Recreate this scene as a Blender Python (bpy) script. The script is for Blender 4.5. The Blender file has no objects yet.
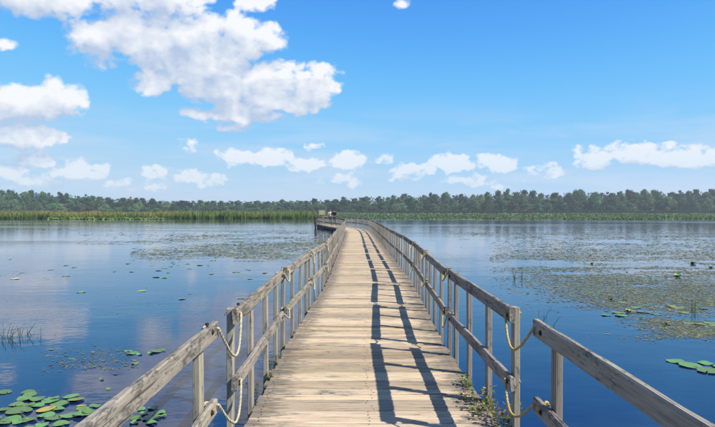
import bpy, bmesh, math, random
import numpy as np
from mathutils import Vector, Matrix, Quaternion

scene = bpy.context.scene
COL = scene.collection
R = math.radians
DECK = 0.40                     # deck top above the water (water is z = 0)
EYE = 2.05
FPX, CX, HY = 600.0, 357.5, 210.5   # survey constants of the photograph, used to lay the place out in metres

# ------------------------------------------------------------------ camera
cam_d = bpy.data.cameras.new('camera'); cam = bpy.data.objects.new('camera', cam_d); COL.objects.link(cam)
cam_d.sensor_width = 36.0; cam_d.lens = 36.0 * FPX / 715.0
cam_d.clip_start = 0.05; cam_d.clip_end = 20000
cam.location = (0, 0, EYE); cam.rotation_euler = (R(90 - 0.29), 0, 0)
scene.camera = cam
scene.cycles.max_bounces = 8; scene.cycles.diffuse_bounces = 3; scene.cycles.glossy_bounces = 3; scene.cycles.volume_bounces = 0

# ------------------------------------------------------------------ sun, exposure
SUN = Vector((0.94, -0.46, 1.0)).normalized()
sun_d = bpy.data.lights.new('sun', 'SUN'); sun = bpy.data.objects.new('sun', sun_d); COL.objects.link(sun)
sun_d.energy = 5.0; sun_d.angle = R(0.53); sun_d.color = (1.0, 0.92, 0.79)
sun.rotation_euler = (-SUN).to_track_quat('-Z', 'Y').to_euler()
sun.location = SUN * 60
scene.view_settings.view_transform = 'Standard'; scene.view_settings.look = 'None'
scene.view_settings.gamma = 1.0; scene.view_settings.exposure = 0.74
scene.view_settings.use_curve_mapping = False

# ------------------------------------------------------------------ world: Nishita sky with cumulus clouds
SKY_STRENGTH = 0.06
world = bpy.data.worlds.new('World'); scene.world = world; world.use_nodes = True
wt = world.node_tree; wt.nodes.clear()
try:
    world.cycles.sampling_method = 'MANUAL'; world.cycles.sample_map_resolution = 512
except Exception: pass

class NT:
    """small helper to write node trees as expressions"""
    def __init__(s, tree): s.t = tree
    def n(s, typ, **kw):
        nd = s.t.nodes.new(typ)
        for k, v in kw.items(): setattr(nd, k, v)
        return nd
    def put(s, sock, v):
        if hasattr(v, 'is_linked') or isinstance(v, bpy.types.NodeSocket): s.t.links.new(v, sock)
        elif v is not None: sock.default_value = v
    def m(s, op, a, b=None, c=None, clamp=False):
        nd = s.n('ShaderNodeMath', operation=op, use_clamp=clamp)
        s.put(nd.inputs[0], a); s.put(nd.inputs[1], b); s.put(nd.inputs[2], c)
        return nd.outputs[0]
    def v(s, op, a, b=None):
        nd = s.n('ShaderNodeVectorMath', operation=op)
        s.put(nd.inputs[0], a); s.put(nd.inputs[1], b)
        return nd.outputs['Value'] if op in ('DOT_PRODUCT', 'LENGTH') else nd.outputs[0]
    def noise(s, vec, scale, detail=4, rough=0.5, dist=0.0, lac=2.0, dim='3D'):
        nd = s.n('ShaderNodeTexNoise', noise_dimensions=dim); s.put(nd.inputs['Vector'], vec)
        nd.inputs['Scale'].default_value = scale; nd.inputs['Detail'].default_value = detail
        nd.inputs['Roughness'].default_value = rough; nd.inputs['Distortion'].default_value = dist
        nd.inputs['Lacunarity'].default_value = lac
        return nd
    def mix(s, f, a, b, blend='MIX'):
        nd = s.n('ShaderNodeMix', data_type='RGBA', blend_type=blend)
        s.put(nd.inputs[0], f); s.put(nd.inputs[6], a); s.put(nd.inputs[7], b)
        return nd.outputs[2]
    def ss(s, x, lo, hi, a=0.0, b=1.0):
        nd = s.n('ShaderNodeMapRange', interpolation_type='SMOOTHSTEP')
        s.put(nd.inputs[0], x); s.put(nd.inputs[1], lo); s.put(nd.inputs[2], hi); s.put(nd.inputs[3], a); s.put(nd.inputs[4], b)
        return nd.outputs[0]
    def ramp(s, f, stops):
        nd = s.n('ShaderNodeValToRGB'); s.put(nd.inputs[0], f)
        e = nd.color_ramp.elements
        while len(e) < len(stops): e.new(0.5)
        for i, (p, c) in enumerate(stops): e[i].position = p; e[i].color = (*c, 1)
        return nd.outputs[0]

# cumulus: (left, top, right, bottom) of each cloud as surveyed, turned into azimuth / elevation
CLOUDS = [(62, 16, 128, 64, 1), (84, 10, 190, 56, 1), (118, 14, 200, 74, 1), (150, 10, 240, 62, 1), (200, 12, 286, 60, 1), (150, 40, 260, 88, 1),
          (176, 62, 262, 108, 1), (220, 56, 312, 112, 1), (280, 58, 345, 102, 1), (250, 80, 330, 116, .9),
          (126, 66, 174, 100, .85), (182, 100, 286, 124, .9), (-40, -20, 118, 6, 1), (96, -18, 222, 11, 1), (228, -10, 282, 15, .8),
          (-60, 86, 60, 124, 1), (20, 80, 88, 122, 1), (-40, 122, 78, 146, .9), (-20, 32, 26, 50, .6),
          (12, 150, 66, 168, .8), (-40, 162, 40, 182, .7), (30, 160, 118, 182, .7), (132, 162, 182, 180, .6), (160, 166, 218, 184, .6), (164, 136, 206, 157, .45), (212, 148, 262, 168, .75), (240, 146, 300, 170, .8),
          (280, 158, 332, 175, .7), (318, 150, 368, 171, .9), (200, 116, 270, 137, .35), (286, 138, 338, 153, .3), (170, 168, 250, 188, .35), (300, 168, 400, 190, .35),
          (560, 142, 626, 172, .9), (600, 136, 672, 170, 1), (640, 140, 720, 173, 1), (690, 144, 790, 176, .9), (474, 150, 520, 174, .8), (430, 150, 477, 175, .85), (386, 163, 440, 182, .8),
          (368, 150, 394, 165, .7), (390, -6, 418, 15, .45), (515, 158, 600, 182, .4), (430, 170, 530, 192, .4), (-30, 170, 80, 194, .4), (80, 174, 180, 194, .3)]
def ang(px, py):
    az = math.atan((px - CX) / FPX)
    return az, math.atan((HY - py) / FPX * math.cos(az))

def cloud_group(name, major):
    grp = bpy.data.node_groups.new(name, 'ShaderNodeTree')
    grp.interface.new_socket('P', in_out='INPUT', socket_type='NodeSocketVector')
    grp.interface.new_socket('F', in_out='OUTPUT', socket_type='NodeSocketFloat')
    G = NT(grp); gi = G.n('NodeGroupInput'); go = G.n('NodeGroupOutput')
    P0 = gi.outputs[0]
    warp = G.noise(P0, 16, 2, 0.55, dim='2D')
    wv = G.v('MULTIPLY', G.v('SUBTRACT', warp.outputs['Color'], (0.5, 0.5, 0.5)), (0.030, 0.022, 0.0))
    P = G.v('ADD', P0, wv)
    field = None
    for (l, t, r, b, st_) in CLOUDS:
        big = (r - l) * (b - t) > 1700
        if major and not big: continue
        a0, e0 = ang(l, b); a1, e1 = ang(r, t)
        c = ((a0 + a1) / 2, e0 + (e1 - e0) * (0.42 if big else 0.48))
        inv = (1.9 / (a1 - a0), 1 / ((e1 - e0) * (0.60 if big else 0.53)), 0.0)
        nd = G.n('ShaderNodeVectorMath', operation='MULTIPLY_ADD'); G.put(nd.inputs[0], P); nd.inputs[1].default_value = inv
        nd.inputs[2].default_value = (-c[0] * inv[0], -c[1] * inv[1], 0.0); q = nd.outputs[0]
        if big: q = G.v('MAXIMUM', q, G.v('MULTIPLY', q, (-1, -1.38, 0)))
        e = G.m('SUBTRACT', min(1.0, st_ + 0.10), G.v('DOT_PRODUCT', q, q))
        field = e if field is None else G.m('MAXIMUM', field, e)
    field = G.m('MINIMUM', G.m('MAXIMUM', field, -2.0), 0.85)
    # beyond the view the same fair-weather cumulus goes on
    sep = G.n('ShaderNodeSeparateXYZ'); grp.links.new(P, sep.inputs[0])
    aaz = G.m('ABSOLUTE', sep.outputs[0])
    outs = G.m('MAXIMUM', G.ss(aaz, 0.60, 0.74), G.ss(sep.outputs[1], 0.37, 0.5))
    gen = G.noise(G.v('MULTIPLY', P, (1.0, 1.7, 1.0)), 4.2, 1, 0.5, dim='2D')
    gf = G.m('MULTIPLY_ADD', gen.outputs[0], 9.0, -5.6)
    gf = G.m('SUBTRACT', gf, G.m('MULTIPLY_ADD', outs, -3.0, 3.0))
    field = G.m('MAXIMUM', field, G.m('MINIMUM', gf, 1.0))
    PS = G.v('MULTIPLY', P0, (1.0, 1.35, 1.0)); PW = G.v('MULTIPLY', P, (1.0, 1.35, 1.0))
    fb = G.noise(PS, 15, 3 if major else 6, 0.56, dim='2D')
    def puff(scale):
        vo = G.n('ShaderNodeTexVoronoi', feature='F1', voronoi_dimensions='2D'); vo.inputs['Scale'].default_value = scale
        vo.inputs['Detail'].default_value = 0.0 if major else 1.0; vo.inputs['Roughness'].default_value = 0.5
        grp.links.new(PW, vo.inputs['Vector'])
        return G.m('SUBTRACT', 0.42, vo.outputs['Distance'])
    f = G.m('MULTIPLY_ADD', G.m('SUBTRACT', fb.outputs[0], 0.5), 1.25, G.m('MULTIPLY_ADD', field, 1.30, 0.16))
    f = G.m('MULTIPLY_ADD', puff(24), 0.70, f)
    if not major:
        fb2 = G.noise(PS, 70, 3, 0.62, dim='2D')
        low = G.ss(sep.outputs[1], 0.19, 0.07)
        fb3 = G.noise(G.v('MULTIPLY', P0, (1.0, 1.7, 1.0)), 38, 3, 0.60, dim='2D')
        f = G.m('MULTIPLY_ADD', puff(58), 0.375, f)
        f = G.m('MULTIPLY_ADD', G.m('SUBTRACT', fb2.outputs[0], 0.5), G.m('MULTIPLY_ADD', low, 0.9, 0.55), f)
        f = G.m('MULTIPLY_ADD', G.m('SUBTRACT', fb3.outputs[0], 0.52), G.m('MULTIPLY', low, 1.6), f)
    grp.links.new(f, go.inputs[0])
    return grp
cloud_full = cloud_group('cloud_field', False); cloud_shade = cloud_group('cloud_shade', True)

W = NT(wt)
tc = W.n('ShaderNodeTexCoord'); sx = W.n('ShaderNodeSeparateXYZ'); wt.links.new(tc.outputs['Generated'], sx.inputs[0])
az = W.m('ARCTAN2', sx.outputs[0], sx.outputs[1])
hyp = W.m('SQRT', W.m('ADD', W.m('MULTIPLY', sx.outputs[0], sx.outputs[0]), W.m('MULTIPLY', sx.outputs[1], sx.outputs[1])))
el = W.m('ARCTAN2', sx.outputs[2], hyp)
cmb = W.n('ShaderNodeCombineXYZ'); wt.links.new(az, cmb.inputs[0]); wt.links.new(el, cmb.inputs[1])
def cf(vec, grp):
    g = W.n('ShaderNodeGroup'); g.node_tree = grp; wt.links.new(vec, g.inputs[0]); return g.outputs[0]
d1 = cf(cmb.outputs[0], cloud_full); d2 = cf(W.v('ADD', cmb.outputs[0], (0.013, 0.028, 0)), cloud_shade)
cover = W.ss(d1, 0.0, 0.70)
above = W.ss(el, 0.0, 0.03)
cover = W.m('MULTIPLY', W.m('MULTIPLY', cover, above), W.ss(el, 0.03, 0.16, 0.56, 0.97))
lit = W.m('MULTIPLY_ADD', W.m('SUBTRACT', d1, d2), 0.78, 0.55)
lit = W.m('SUBTRACT', lit, W.ss(d1, 0.7, 1.9, 0.0, 0.20), clamp=True)
# thin high veil low over the horizon
veil = W.noise(W.v('MULTIPLY', cmb.outputs[0], (3.0, 22.0, 1.0)), 1.6, 4, 0.55, 0.4, dim='2D')
vm = W.m('MULTIPLY', W.ss(veil.outputs[0], 0.38, 0.70, 0, 0.55), W.m('MULTIPLY', W.ss(el, 0.20, 0.05), W.ss(el, 0.0, 0.02)))
sky = W.n('ShaderNodeTexSky', sky_type='NISHITA', sun_disc=False)
sky.sun_elevation = math.asin(SUN.z); sky.sun_rotation = math.atan2(SUN.x, SUN.y)
sky.altitude = 0; sky.air_density = 0.6; sky.dust_density = 0.0; sky.ozone_density = 1.0
# camera-like blue response of the clear sky
cu = W.n('ShaderNodeRGBCurve')
for ch, pts in ((0, [(0, 0), (0.06, 0.036), (0.102, 0.078), (0.184, 0.195), (0.34, 0.38), (0.5, 0.48), (0.9, 0.58)]),
                (1, [(0, 0), (0.08, 0.11), (0.171, 0.35), (0.296, 0.56), (0.46, 0.65), (0.66, 0.70), (1.0, 0.76)]),
                (2, [(0, 0), (0.16, 0.36), (0.315, 0.90), (0.491, 0.97), (0.66, 0.95), (0.80, 0.92), (1.0, 0.92)])):
    c_ = cu.mapping.curves[ch]
    while len(c_.points) < len(pts): c_.points.new(0.5, 0.5)
    for p_, (x_, y_) in zip(c_.points, pts): p_.location = (x_, y_); p_.handle_type = 'AUTO_CLAMPED'
cu.mapping.update()
wt.links.new(W.mix(1.0, sky.outputs[0], (0.1, 0.1, 0.1, 1), 'MULTIPLY'), cu.inputs['Color'])
k = 10.0
clear = W.mix(1.0, cu.outputs[0], (k, k, k, 1), 'MULTIPLY')
clear = W.mix(vm, clear, (0.62 * k, 0.75 * k, 0.93 * k, 1))
ccol = W.mix(lit, (0.50 * k, 0.61 * k, 0.80 * k, 1), (0.97 * k, 0.98 * k, 1.0 * k, 1))
final = W.mix(cover, clear, ccol)
bg = W.n('ShaderNodeBackground'); bg.inputs[1].default_value = SKY_STRENGTH
wo = W.n('ShaderNodeOutputWorld')
wt.links.new(final, bg.inputs[0]); wt.links.new(bg.outputs[0], wo.inputs[0])

# ------------------------------------------------------------------ helpers
rng = random.Random(7)
nr = np.random.default_rng(11)
def tag(o, label=None, cat=None, group=None, kind=None):
    if label: o['label'] = label
    if cat: o['category'] = cat
    if group: o['group'] = group
    if kind: o['kind'] = kind
    return o
def link(name, me, parent=None, loc=(0, 0, 0), rot=(0, 0, 0)):
    o = bpy.data.objects.new(name, me); COL.objects.link(o)
    o.parent = parent; o.location = loc; o.rotation_euler = rot
    return o
def empty(name, loc=(0, 0, 0), rz=0.0):
    o = link(name, None, None, loc, (0, 0, rz)); o.empty_display_size = 0.2
    return o
def mesh(name, verts, faces, mats, smooth=False, mi=None):
    me = bpy.data.meshes.new(name); me.from_pydata(verts, [], faces)
    for m_ in (mats if isinstance(mats, (list, tuple)) else [mats]): me.materials.append(m_)
    if smooth: me.polygons.foreach_set('use_smooth', [True] * len(me.polygons))
    if mi is not None: me.polygons.foreach_set('material_index', mi)
    me.update(); return me
def quads_mesh(name, V, mat, col=None):
    """V: (n,4,3) array of separate quads, col: (n,3) colour per quad"""
    V = np.asarray(V, dtype=np.float32); n = V.shape[0]; k_ = V.shape[1]
    me = bpy.data.meshes.new(name)
    me.vertices.add(n * k_); me.vertices.foreach_set('co', V.reshape(-1))
    me.loops.add(n * k_); me.loops.foreach_set('vertex_index', np.arange(n * k_, dtype=np.int32))
    me.polygons.add(n); me.polygons.foreach_set('loop_start', np.arange(0, n * k_, k_, dtype=np.int32))
    me.update(calc_edges=True)
    if col is not None:
        at = me.attributes.new('tint', 'FLOAT_COLOR', 'POINT')
        c = np.ones((n * k_, 4), dtype=np.float32); c[:, :3] = np.repeat(np.asarray(col, dtype=np.float32), k_, axis=0)
        at.data.foreach_set('color', c.reshape(-1))
    me.materials.append(mat); return me
def gpt(px, py, z=0.0):
    """point of the level surface z seen at a surveyed position"""
    d = FPX * (EYE - z) / (py - HY)
    return Vector(((px - CX) / FPX * d, d, z))
def tube(points, rad, sides=6):
    pts = [Vector(p) for p in points]; V = []; F = []
    up = Vector((0, 0, 1)); n_ = len(pts)
    for i, p in enumerate(pts):
        t = (pts[min(i + 1, n_ - 1)] - pts[max(i - 1, 0)]).normalized()
        s_ = t.cross(up)
        if s_.length < 1e-3: s_ = t.cross(Vector((1, 0, 0)))
        s_.normalize(); u_ = s_.cross(t)
        r_ = rad[i] if isinstance(rad, (list, tuple)) else rad
        for j in range(sides):
            a = 2 * math.pi * j / sides
            V.append(p + s_ * math.cos(a) * r_ + u_ * math.sin(a) * r_)
    for i in range(n_ - 1):
        for j in range(sides):
            a = i * sides + j; b = i * sides + (j + 1) % sides
            F.append((a, b, b + sides, a + sides))
    F.append(tuple(range(sides - 1, -1, -1))); F.append(tuple(range((n_ - 1) * sides, n_ * sides)))
    return V, F
def join(parts):
    V = []; F = []; M = []
    for i, p in enumerate(parts):
        o = len(V); V += list(p[0]); F += [tuple(q + o for q in f) for f in p[1]]
        M += [p[2] if len(p) > 2 else 0] * len(p[1])
    return V, F, M

# ------------------------------------------------------------------ materials
def new_mat(name):
    m_ = bpy.data.materials.new(name); m_.use_nodes = True
    m_.node_tree.nodes.clear(); return m_, NT(m_.node_tree)
def finish(m_, N, bsdf):
    o = N.n('ShaderNodeOutputMaterial'); m_.node_tree.links.new(bsdf, o.inputs[0]); return m_
ALB = 0.62
def dim(N, c): return N.mix(1.0, c, (ALB, ALB, ALB, 1), 'MULTIPLY')
def princ(N, col, rough, normal=None, spec=0.3, full=False, **kw):
    b = N.n('ShaderNodeBsdfPrincipled')
    if isinstance(col, tuple): col = tuple(x * ALB for x in col[:3])
    elif not full: col = dim(N, col)
    N.put(b.inputs['Base Color'], col if not isinstance(col, tuple) else (*col, 1)); N.put(b.inputs['Roughness'], rough)
    b.inputs['Specular IOR Level'].default_value = spec
    if normal is not None: m_links(N, normal, b.inputs['Normal'])
    for k_, v_ in kw.items(): N.put(b.inputs[k_], v_)
    return b.outputs[0]
def m_links(N, a, b): N.t.links.new(a, b)
def bump(N, h, strength, dist):
    b = N.n('ShaderNodeBump'); b.inputs['Strength'].default_value = strength; b.inputs['Distance'].default_value = dist
    m_links(N, h, b.inputs['Height']); return b.outputs[0]

def wood(name, axis, light, mid, dark, lichen=0.3, seed=0.0, vary=0.35, grime=False):
    """weathered timber, grain along the given axis of the piece"""
    m_, N = new_mat(name)
    t = N.n('ShaderNodeTexCoord'); oi = N.n('ShaderNodeObjectInfo')
    off = N.n('ShaderNodeCombineXYZ')
    for i, f_ in enumerate((53.0, 31.0, 17.0)): m_links(N, N.m('MULTIPLY_ADD', oi.outputs['Random'], f_, seed), off.inputs[i])
    p = N.v('ADD', t.outputs['Object'], off.outputs[0])
    sc = [1.0, 1.0, 1.0]; st = [26.0, 26.0, 26.0]; st[axis] = 1.1
    grain = N.noise(N.v('MULTIPLY', p, tuple(st)), 2.2, 6, 0.62, 0.35)
    fine = N.noise(N.v('MULTIPLY', p, tuple(x * 3.2 for x in st)), 3.0, 3, 0.6)
    s2 = [5.0, 5.0, 5.0]; s2[axis] = 1.5
    blot = N.noise(N.v('MULTIPLY', p, tuple(s2)), 1.6, 5, 0.6, 0.6)
    g = N.m('MULTIPLY_ADD', fine.outputs[0], 0.35, N.m('MULTIPLY', grain.outputs[0], 0.65))
    c = N.ramp(g, [(0.30, dark), (0.45, mid), (0.60, light), (0.78, tuple(min(1, x * 1.13) for x in light))])
    # per piece tone
    tone = N.m('MULTIPLY_ADD', oi.outputs['Random'], vary, 1.0 - vary * 0.62)
    tv = N.n('ShaderNodeCombineXYZ')
    m_links(N, tone, tv.inputs[0]); m_links(N, N.m('MULTIPLY_ADD', N.m('FRACT', N.m('MULTIPLY', oi.outputs['Random'], 7.13)), 0.06, N.m('SUBTRACT', tone, 0.03)), tv.inputs[1])
    m_links(N, N.m('MULTIPLY_ADD', N.m('FRACT', N.m('MULTIPLY', oi.outputs['Random'], 3.7)), 0.12, N.m('SUBTRACT', tone, 0.06)), tv.inputs[2])
    c = N.mix(1.0, c, tv.outputs[0], 'MULTIPLY')
    # grey-green weathering and dark lichen in ragged patches
    c = N.mix(N.ss(blot.outputs[0], 0.50, 0.68, 0, 0.55), c, (0.30, 0.31, 0.27, 1))
    lic = N.noise(N.v('MULTIPLY', p, tuple(x * 3.6 for x in s2)), 2.8, 7, 0.72, 0.6)
    lm = N.ss(N.m('MULTIPLY_ADD', blot.outputs[0], 0.5, N.m('MULTIPLY', lic.outputs[0], 0.6)), 0.655 - 0.15 * lichen, 0.73 - 0.12 * lichen, 0, 0.80)
    c = N.mix(lm, c, (0.075, 0.08, 0.075, 1))
    if grime:
        sx_ = N.n('ShaderNodeSeparateXYZ'); m_links(N, t.outputs['Object'], sx_.inputs[0])
        ed = N.ss(N.m('ABSOLUTE', sx_.outputs[0]), 0.50, 0.97, -0.10, 0.20)
        gn = N.noise(N.v('MULTIPLY', p, (2.2, 9.0, 9.0)), 2.0, 6, 0.68, 0.5)
        c = N.mix(N.ss(N.m('ADD', gn.outputs[0], ed), 0.50, 0.70, 0, 0.85), c, (0.20, 0.18, 0.145, 1))
        wr = N.noise(N.v('MULTIPLY', p, (1.5, 7.0, 7.0)), 1.3, 4, 0.6)
        c = N.mix(N.ss(wr.outputs[0], 0.60, 0.75, 0, 0.5), c, (0.58, 0.36, 0.19, 1))
    # drying cracks
    s3 = [46.0, 46.0, 46.0]; s3[axis] = 0.7
    cr = N.noise(N.v('MULTIPLY', p, tuple(s3)), 1.3, 3, 0.5, 0.2)
    cm = N.ss(cr.outputs[0], 0.635, 0.67)
    c = N.mix(N.m('MULTIPLY', cm, 0.8), c, (0.06, 0.05, 0.045, 1))
    h = N.m('SUBTRACT', g, N.m('MULTIPLY', cm, 0.9))
    return finish(m_, N, princ(N, c, 0.82, bump(N, h, 0.55, 0.006), 0.25))

M = {}
M['deck'] = wood('deck_board_wood', 0, (0.80, 0.64, 0.45), (0.63, 0.495, 0.335), (0.17, 0.135, 0.10), 0.30, 0.0, 0.62, True)
M['deck_long'] = wood('deck_far_wood', 0, (0.80, 0.64, 0.45), (0.63, 0.495, 0.335), (0.17, 0.135, 0.10), 0.12, 3.0, 0.1, True)
M['rail'] = wood('rail_wood', 1, (0.48, 0.425, 0.35), (0.35, 0.31, 0.255), (0.13, 0.115, 0.10), 0.80, 1.7, 0.22)
M['post'] = wood('post_wood', 2, (0.48, 0.43, 0.36), (0.36, 0.325, 0.27), (0.15, 0.135, 0.12), 0.45, 2.9, 0.25)
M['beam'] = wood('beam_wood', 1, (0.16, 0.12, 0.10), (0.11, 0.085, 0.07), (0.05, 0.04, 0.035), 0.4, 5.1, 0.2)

def metal():
    m_, N = new_mat('rusty_iron'); t = N.n('ShaderNodeTexCoord')
    n_ = N.noise(t.outputs['Object'], 60, 4, 0.6)
    c = N.ramp(n_.outputs[0], [(0.35, (0.02, 0.018, 0.018)), (0.7, (0.10, 0.05, 0.03))])
    return finish(m_, N, princ(N, c, 0.6, None, 0.5, Metallic=0.4))
M['iron'] = metal()
def rope_mat():
    m_, N = new_mat('yellow_rope'); t = N.n('ShaderNodeTexCoord'); oi = N.n('ShaderNodeObjectInfo')
    wv_ = N.n('ShaderNodeTexWave', wave_type='BANDS', bands_direction='DIAGONAL'); m_links(N, t.outputs['Object'], wv_.inputs[0]); wv_.inputs['Scale'].default_value = 34
    n_ = N.noise(t.outputs['Object'], 25, 4, 0.6)
    c = N.ramp(n_.outputs[0], [(0.3, (0.50, 0.31, 0.04)), (0.65, (0.80, 0.58, 0.13))])
    c = N.mix(N.m('MULTIPLY', oi.outputs['Random'], 0.25), c, (0.68, 0.62, 0.46, 1))
    return finish(m_, N, princ(N, c, 0.7, bump(N, wv_.outputs['Fac'], 0.7, 0.004), 0.3))
M['rope'] = rope_mat()
def rope_pale():
    m_, N = new_mat('bleached_rope'); t = N.n('ShaderNodeTexCoord')
    wv_ = N.n('ShaderNodeTexWave', wave_type='BANDS', bands_direction='DIAGONAL'); m_links(N, t.outputs['Object'], wv_.inputs[0]); wv_.inputs['Scale'].default_value = 34
    n_ = N.noise(t.outputs['Object'], 25, 4, 0.6)
    c = N.ramp(n_.outputs[0], [(0.3, (0.50, 0.44, 0.26)), (0.65, (0.74, 0.68, 0.50))])
    return finish(m_, N, princ(N, c, 0.75, bump(N, wv_.outputs['Fac'], 0.7, 0.004), 0.3))
M['rope_pale'] = rope_pale()

def leaf_tint(name, trans=0.25, rough=0.6, spec=0.3, noise_scale=None):
    """leaf surface taking its own colour from the tint of each leaf"""
    m_, N = new_mat(name)
    a = N.n('ShaderNodeAttribute'); a.attribute_name = 'tint'
    c = a.outputs['Color']
    if noise_scale:
        t = N.n('ShaderNodeTexCoord'); n_ = N.noise(t.outputs['Object'], noise_scale, 4, 0.6)
        c = N.mix(1.0, c, N.ramp(n_.outputs[0], [(0.3, (0.65, 0.7, 0.6)), (0.7, (1.2, 1.15, 1.0))]), 'MULTIPLY')
    b = princ(N, c, rough, None, spec)
    if trans:
        tr = N.n('ShaderNodeBsdfTranslucent'); m_links(N, dim(N, c), tr.inputs[0])
        mx = N.n('ShaderNodeMixShader'); mx.inputs[0].default_value = trans
        m_links(N, b, mx.inputs[1]); m_links(N, tr.outputs[0], mx.inputs[2]); b = mx.outputs[0]
    return finish(m_, N, b)
M['weed'] = leaf_tint('floating_weed', 0.0, 0.7, 0.2)
M['leaf'] = leaf_tint('marsh_leaf', 0.3, 0.6, 0.25)
M['reed'] = leaf_tint('reed_blade', 0.25, 0.65, 0.2)

def crown_mat(name, a_, b_, c_):
    m_, N = new_mat(name); t = N.n('ShaderNodeTexCoord'); oi = N.n('ShaderNodeObjectInfo')
    n_ = N.noise(N.v('ADD', t.outputs['Object'], oi.outputs['Location']), 0.55, 3, 0.6)
    c = N.ramp(n_.outputs[0], [(0.32, a_), (0.52, b_), (0.72, c_)])
    hsn = N.n('ShaderNodeHueSaturation'); m_links(N, c, hsn.inputs['Color'])
    m_links(N, N.m('MULTIPLY_ADD', oi.outputs['Random'], 0.09, 0.455), hsn.inputs['Hue'])
    m_links(N, N.m('MULTIPLY_ADD', N.m('FRACT', N.m('MULTIPLY', oi.outputs['Random'], 5.3)), 1.25, 0.55), hsn.inputs['Value'])
    b = princ(N, hsn.outputs[0], 0.65, None, 0.2)
    tr = N.n('ShaderNodeBsdfTranslucent'); m_links(N, dim(N, hsn.outputs[0]), tr.inputs[0])
    mx = N.n('ShaderNodeMixShader'); mx.inputs[0].default_value = 0.22
    m_links(N, b, mx.inputs[1]); m_links(N, tr.outputs[0], mx.inputs[2])
    return finish(m_, N, mx.outputs[0])
M['crown'] = crown_mat('tree_foliage', (0.036, 0.088, 0.040), (0.080, 0.165, 0.066), (0.140, 0.245, 0.100))
M['crown_pale'] = crown_mat('willow_foliage', (0.080, 0.155, 0.070), (0.135, 0.240, 0.098), (0.195, 0.31, 0.135))
def bark():
    m_, N = new_mat('bark'); t = N.n('ShaderNodeTexCoord'); n_ = N.noise(N.v('MULTIPLY', t.outputs['Object'], (6, 6, 1)), 2, 4, 0.6)
    return finish(m_, N, princ(N, N.ramp(n_.outputs[0], [(0.3, (0.05, 0.04, 0.035)), (0.7, (0.17, 0.14, 0.11))]), 0.9))
M['bark'] = bark()

def pad_mat(name, a_, b_, edge):
    m_, N = new_mat(name); t = N.n('ShaderNodeTexCoord'); oi = N.n('ShaderNodeObjectInfo')
    n_ = N.noise(N.v('ADD', t.outputs['Object'], oi.outputs['Location']), 14, 5, 0.6)
    c = N.ramp(n_.outputs[0], [(0.32, a_), (0.68, b_)])
    s_ = N.n('ShaderNodeSeparateXYZ'); m_links(N, t.outputs['Object'], s_.inputs[0])
    an = N.m('ARCTAN2', s_.outputs[1], s_.outputs[0])
    vein = N.ss(N.m('ABSOLUTE', N.m('SINE', N.m('MULTIPLY', an, 9))), 0.0, 0.16, 0.30, 0.0)
    c = N.mix(vein, c, (*[x * 1.7 for x in b_], 1))
    sp = N.noise(N.v('ADD', t.outputs['Object'], oi.outputs['Location']), 55, 3, 0.6)
    c = N.mix(N.ss(sp.outputs[0], 0.66, 0.72, 0, 0.7), c, (*edge, 1))
    rad_ = N.m('SQRT', N.m('ADD', N.m('MULTIPLY', s_.outputs[0], s_.outputs[0]), N.m('MULTIPLY', s_.outputs[1], s_.outputs[1])))
    big_ = N.noise(N.v('ADD', t.outputs['Object'], oi.outputs['Location']), 2.2, 4, 0.6)
    c = N.mix(N.ss(N.m('MULTIPLY_ADD', N.m('SUBTRACT', big_.outputs[0], 0.5), 0.5, rad_), 0.86, 1.0, 0, 0.75), c, (*edge, 1))
    c = N.mix(N.ss(big_.outputs[0], 0.60, 0.72, 0, 0.6), c, (*[x * 0.8 for x in edge], 1))
    hsn = N.n('ShaderNodeHueSaturation'); m_links(N, c, hsn.inputs['Color'])
    m_links(N, N.m('MULTIPLY_ADD', oi.outputs['Random'], 0.05, 0.475), hsn.inputs['Hue'])
    m_links(N, N.m('MULTIPLY_ADD', oi.outputs['Random'], 0.6, 0.7), hsn.inputs['Value'])
    return finish(m_, N, princ(N, hsn.outputs[0], 0.42, bump(N, N.m('SUBTRACT', n_.outputs[0], N.m('MULTIPLY', vein, 0.6)), 0.4, 0.004), 0.4))
M['pad'] = pad_mat('lily_pad_green', (0.10, 0.26, 0.07), (0.22, 0.44, 0.13), (0.28, 0.24, 0.08))
M['pad_lime'] = pad_mat('lily_pad_lime', (0.20, 0.30, 0.05), (0.36, 0.45, 0.10), (0.35, 0.26, 0.08))
M['pad_yellow'] = pad_mat('lily_pad_yellow', (0.66, 0.54, 0.05), (0.85, 0.74, 0.12), (0.50, 0.34, 0.06))

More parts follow.
